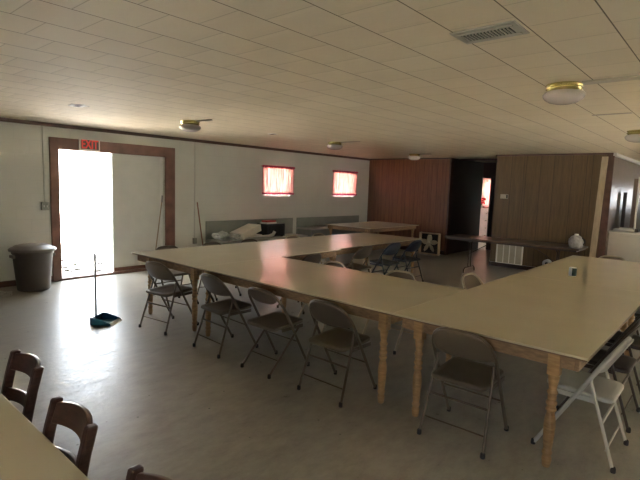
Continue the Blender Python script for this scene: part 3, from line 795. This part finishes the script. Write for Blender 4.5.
# ------------------------------------------------------------------ kitchen counter to the right of the partition
t = thing('kitchen_counter', 'cream counter with cupboard front, right of the partition end', 'counter', (11.3, .6, 0))
MB().box(.02, .66, -2.0, 1.385, .08, .95).build('cabinet', 'counter_front', t)
MB().box(-.02, .68, -2.0, 1.39, .95, .99).build('worktop', 'counter_top', t, bevel=.006)
MB().box(.06, .64, -1.98, 1.30, 0, .08).build('plinth', 'darkbrown_metal', t)
for k in range(4):
    MB().box(.005, .02, -1.98+k*.83, -1.98+k*.83+.80, .13, .90).build('door', 'counter_front', t, bevel=.004)
t = thing('paper_cutter', 'low pale flat device with a dark end on the cream counter', 'appliance', (11.50, 1.74, .9905), 0)
MB().box(-.12, .12, -.18, .20, 0.012, .05).build('base', 'plastic_white', t, bevel=.01)
MB().box(-.08, .08, -.14, .10, .05, .075).build('raised_plate', 'plastic_white', t, bevel=.01)
MB().box(-.13, .13, -.24, -.18, 0, .07).build('dark_end', 'darkbrown_metal', t, bevel=.01)
t = thing('upright_board', 'tall narrow dark-faced board with pale edge on the counter by the wall', 'board', (11.98, 1.46, .9905), math.radians(0))
t.location = (11.74, 1.66, .9905)
MB().box(-.02, .02, -.03, .045, 0, 1.08).build('panel', 'panel_side', t); MB().box(-.025, .025, -.06, -.03, 0, 1.12).build('edge_strip', 'can_white', t)
tag(MB().box(12.35, 12.40, 1.90, 1.97, .0, 1.79).build('dark_post', 'darkbrown_metal'), 'slim dark post standing by the shiny wall beyond the counter', 'post')

# ------------------------------------------------------------------ back room seen through the corridor
t = thing('dresser', 'pinkish chest of drawers seen through the corridor doorway', 'dresser', (XE-.62, 6.75, 0))
MB().box(-.2, .25, -.45, .45, .06, 1.12).build('body', 'drawer_pink', t)
for k in range(4): 
    d = MB().box(-.215, -.2, -.42, .42, .09+k*.255, .09+k*.255+.235).build('drawer', 'drawer_pink', t, bevel=.004)
    for s in (-.2, .2): MB().box(-.23, -.215, s-.02, s+.02, .19+k*.255, .215+k*.255).build('knob', 'brass', d)
for s in (-1, 1):
    for q in (-.17, .22): MB().box(q-.02, q+.02, s*.42-.02, s*.42+.02, 0, .06).build('leg', 'drawer_pink', t)
t = thing('flower_bouquet', 'red flowers in a pot on the pinkish dresser in the back room', 'flowers', (XE-.62, 6.85, 1.1205))
MB().lathe([(.05, 0), (.07, .10), (.065, .11)], 16).build('pot', 'plastic_white', t)
rnd = random.Random(2); mb = MB(); ml = MB()
for k in range(26):
    a = rnd.uniform(0, 6.28); r_ = rnd.uniform(0, .17); z = .17+rnd.uniform(0, .20)
    mb.lathe([(.005, -.03), (.035, -.015), (.04, .005), (.02, .025), (.004, .03)], 7, (r_*math.cos(a), r_*math.sin(a), z))
    ml.tube([(0, 0, .1), (r_*math.cos(a)*.7, r_*math.sin(a)*.7, z-.03)], .006, 5)
mb.build('blossoms', 'flower_red', t)['kind'] = 'stuff'; ml.build('stems', 'leaf', t)['kind'] = 'stuff'
t = thing('curtain', 'pale pink curtain in the back room beyond the corridor', 'curtain', (XE-.04, 6.55, 1.1))
g = [[(-.02-.014*math.cos(j*1.0), -.5+1.0*j/60, 1.05*i/6) for j in range(61)] for i in range(7)]
MB().sheet(g, .002).build('curtain_panel', 'curtain', t)
MB().tube([(-.02, -.53, 1.06), (-.02, .53, 1.06)], .01, 8).build('curtain_rod', 'curtain_rod', t)

# ------------------------------------------------------------------ light
w = bpy.data.worlds.new('World'); scn.world = w; w.use_nodes = True
bg = w.node_tree.nodes['Background']; bg.inputs[0].default_value = (.86, .93, 1.0, 1); bg.inputs[1].default_value = 3.8
sl = bpy.data.lights.new('sun', 'SUN'); sl.energy = 115; sl.angle = .01; sl.color = (1, .95, .86)
so = bpy.data.objects.new('sun', sl); col.objects.link(so); so.rotation_euler = (math.radians(44), 0, math.radians(8)); so.location = (0, 0, 10)
def portal(loc, rot, sx, sy):
    l = bpy.data.lights.new('portal', 'AREA'); l.shape = 'RECTANGLE'; l.size = sx; l.size_y = sy; l.cycles.is_portal = True
    o = bpy.data.objects.new('portal', l); col.objects.link(o); o.location = loc; o.rotation_euler = rot
portal(((D0+3.995)/2, WL+.21, DZ/2), (-PI/2, 0, 0), .95, DZ)
for W_ in (W1, W2, (14.4, 15.8, .9, 2.1)): portal(((W_[0]+W_[1])/2, WL+.21, (W_[2]+W_[3])/2), (-PI/2, 0, 0), W_[1]-W_[0], W_[3]-W_[2])
for W_ in (W3, W4): portal((XE+.21, (W_[0]+W_[1])/2, (W_[2]+W_[3])/2), (0, PI/2, 0), W_[3]-W_[2], W_[1]-W_[0])
for x0_ in (7.6,): portal((x0_+.65, YR-.21, 1.625), (PI/2, 0, 0), 1.3, 1.05)
portal((XR-.21, -.9, 1.575), (0, -PI/2, 0), 1.15, 1.4)

# ------------------------------------------------------------------ camera
def v3(a, b_): f_ = 478.3; return Vector((a-320, b_-240, f_)).normalized()
V1 = Vector((742, 200.5)); V2 = Vector((-230, 167.5)); C0 = Vector((320, 240))
F = math.sqrt(-(V1-C0).dot(V2-C0))
X = Vector((V1.x-320, V1.y-240, F)).normalized(); Y = Vector((V2.x-320, V2.y-240, F)).normalized(); Z = X.cross(Y)
if Z.y > 0: Z = -Z
R = Matrix((X, Y, Z))            # camera (x right, y down, z forward) -> world
cam = bpy.data.cameras.new('camera'); co = bpy.data.objects.new('camera', cam); col.objects.link(co)
rx = R @ Vector((1, 0, 0)); ry = R @ Vector((0, -1, 0)); rz = R @ Vector((0, 0, -1))
M = Matrix((rx, ry, rz)).transposed().to_4x4(); M.translation = Vector((0, 0, 1.7)); co.matrix_world = M
cam.sensor_width = 36; cam.lens = F/640*36; cam.clip_start = .02; cam.clip_end = 200
scn.camera = co
scn.view_settings.view_transform = 'Standard'; scn.view_settings.look = 'None'; scn.view_settings.gamma = 1
scn.view_settings.use_curve_mapping = False; scn.view_settings.exposure = 2.22
scn.cycles.max_bounces = 10; scn.cycles.diffuse_bounces = 8
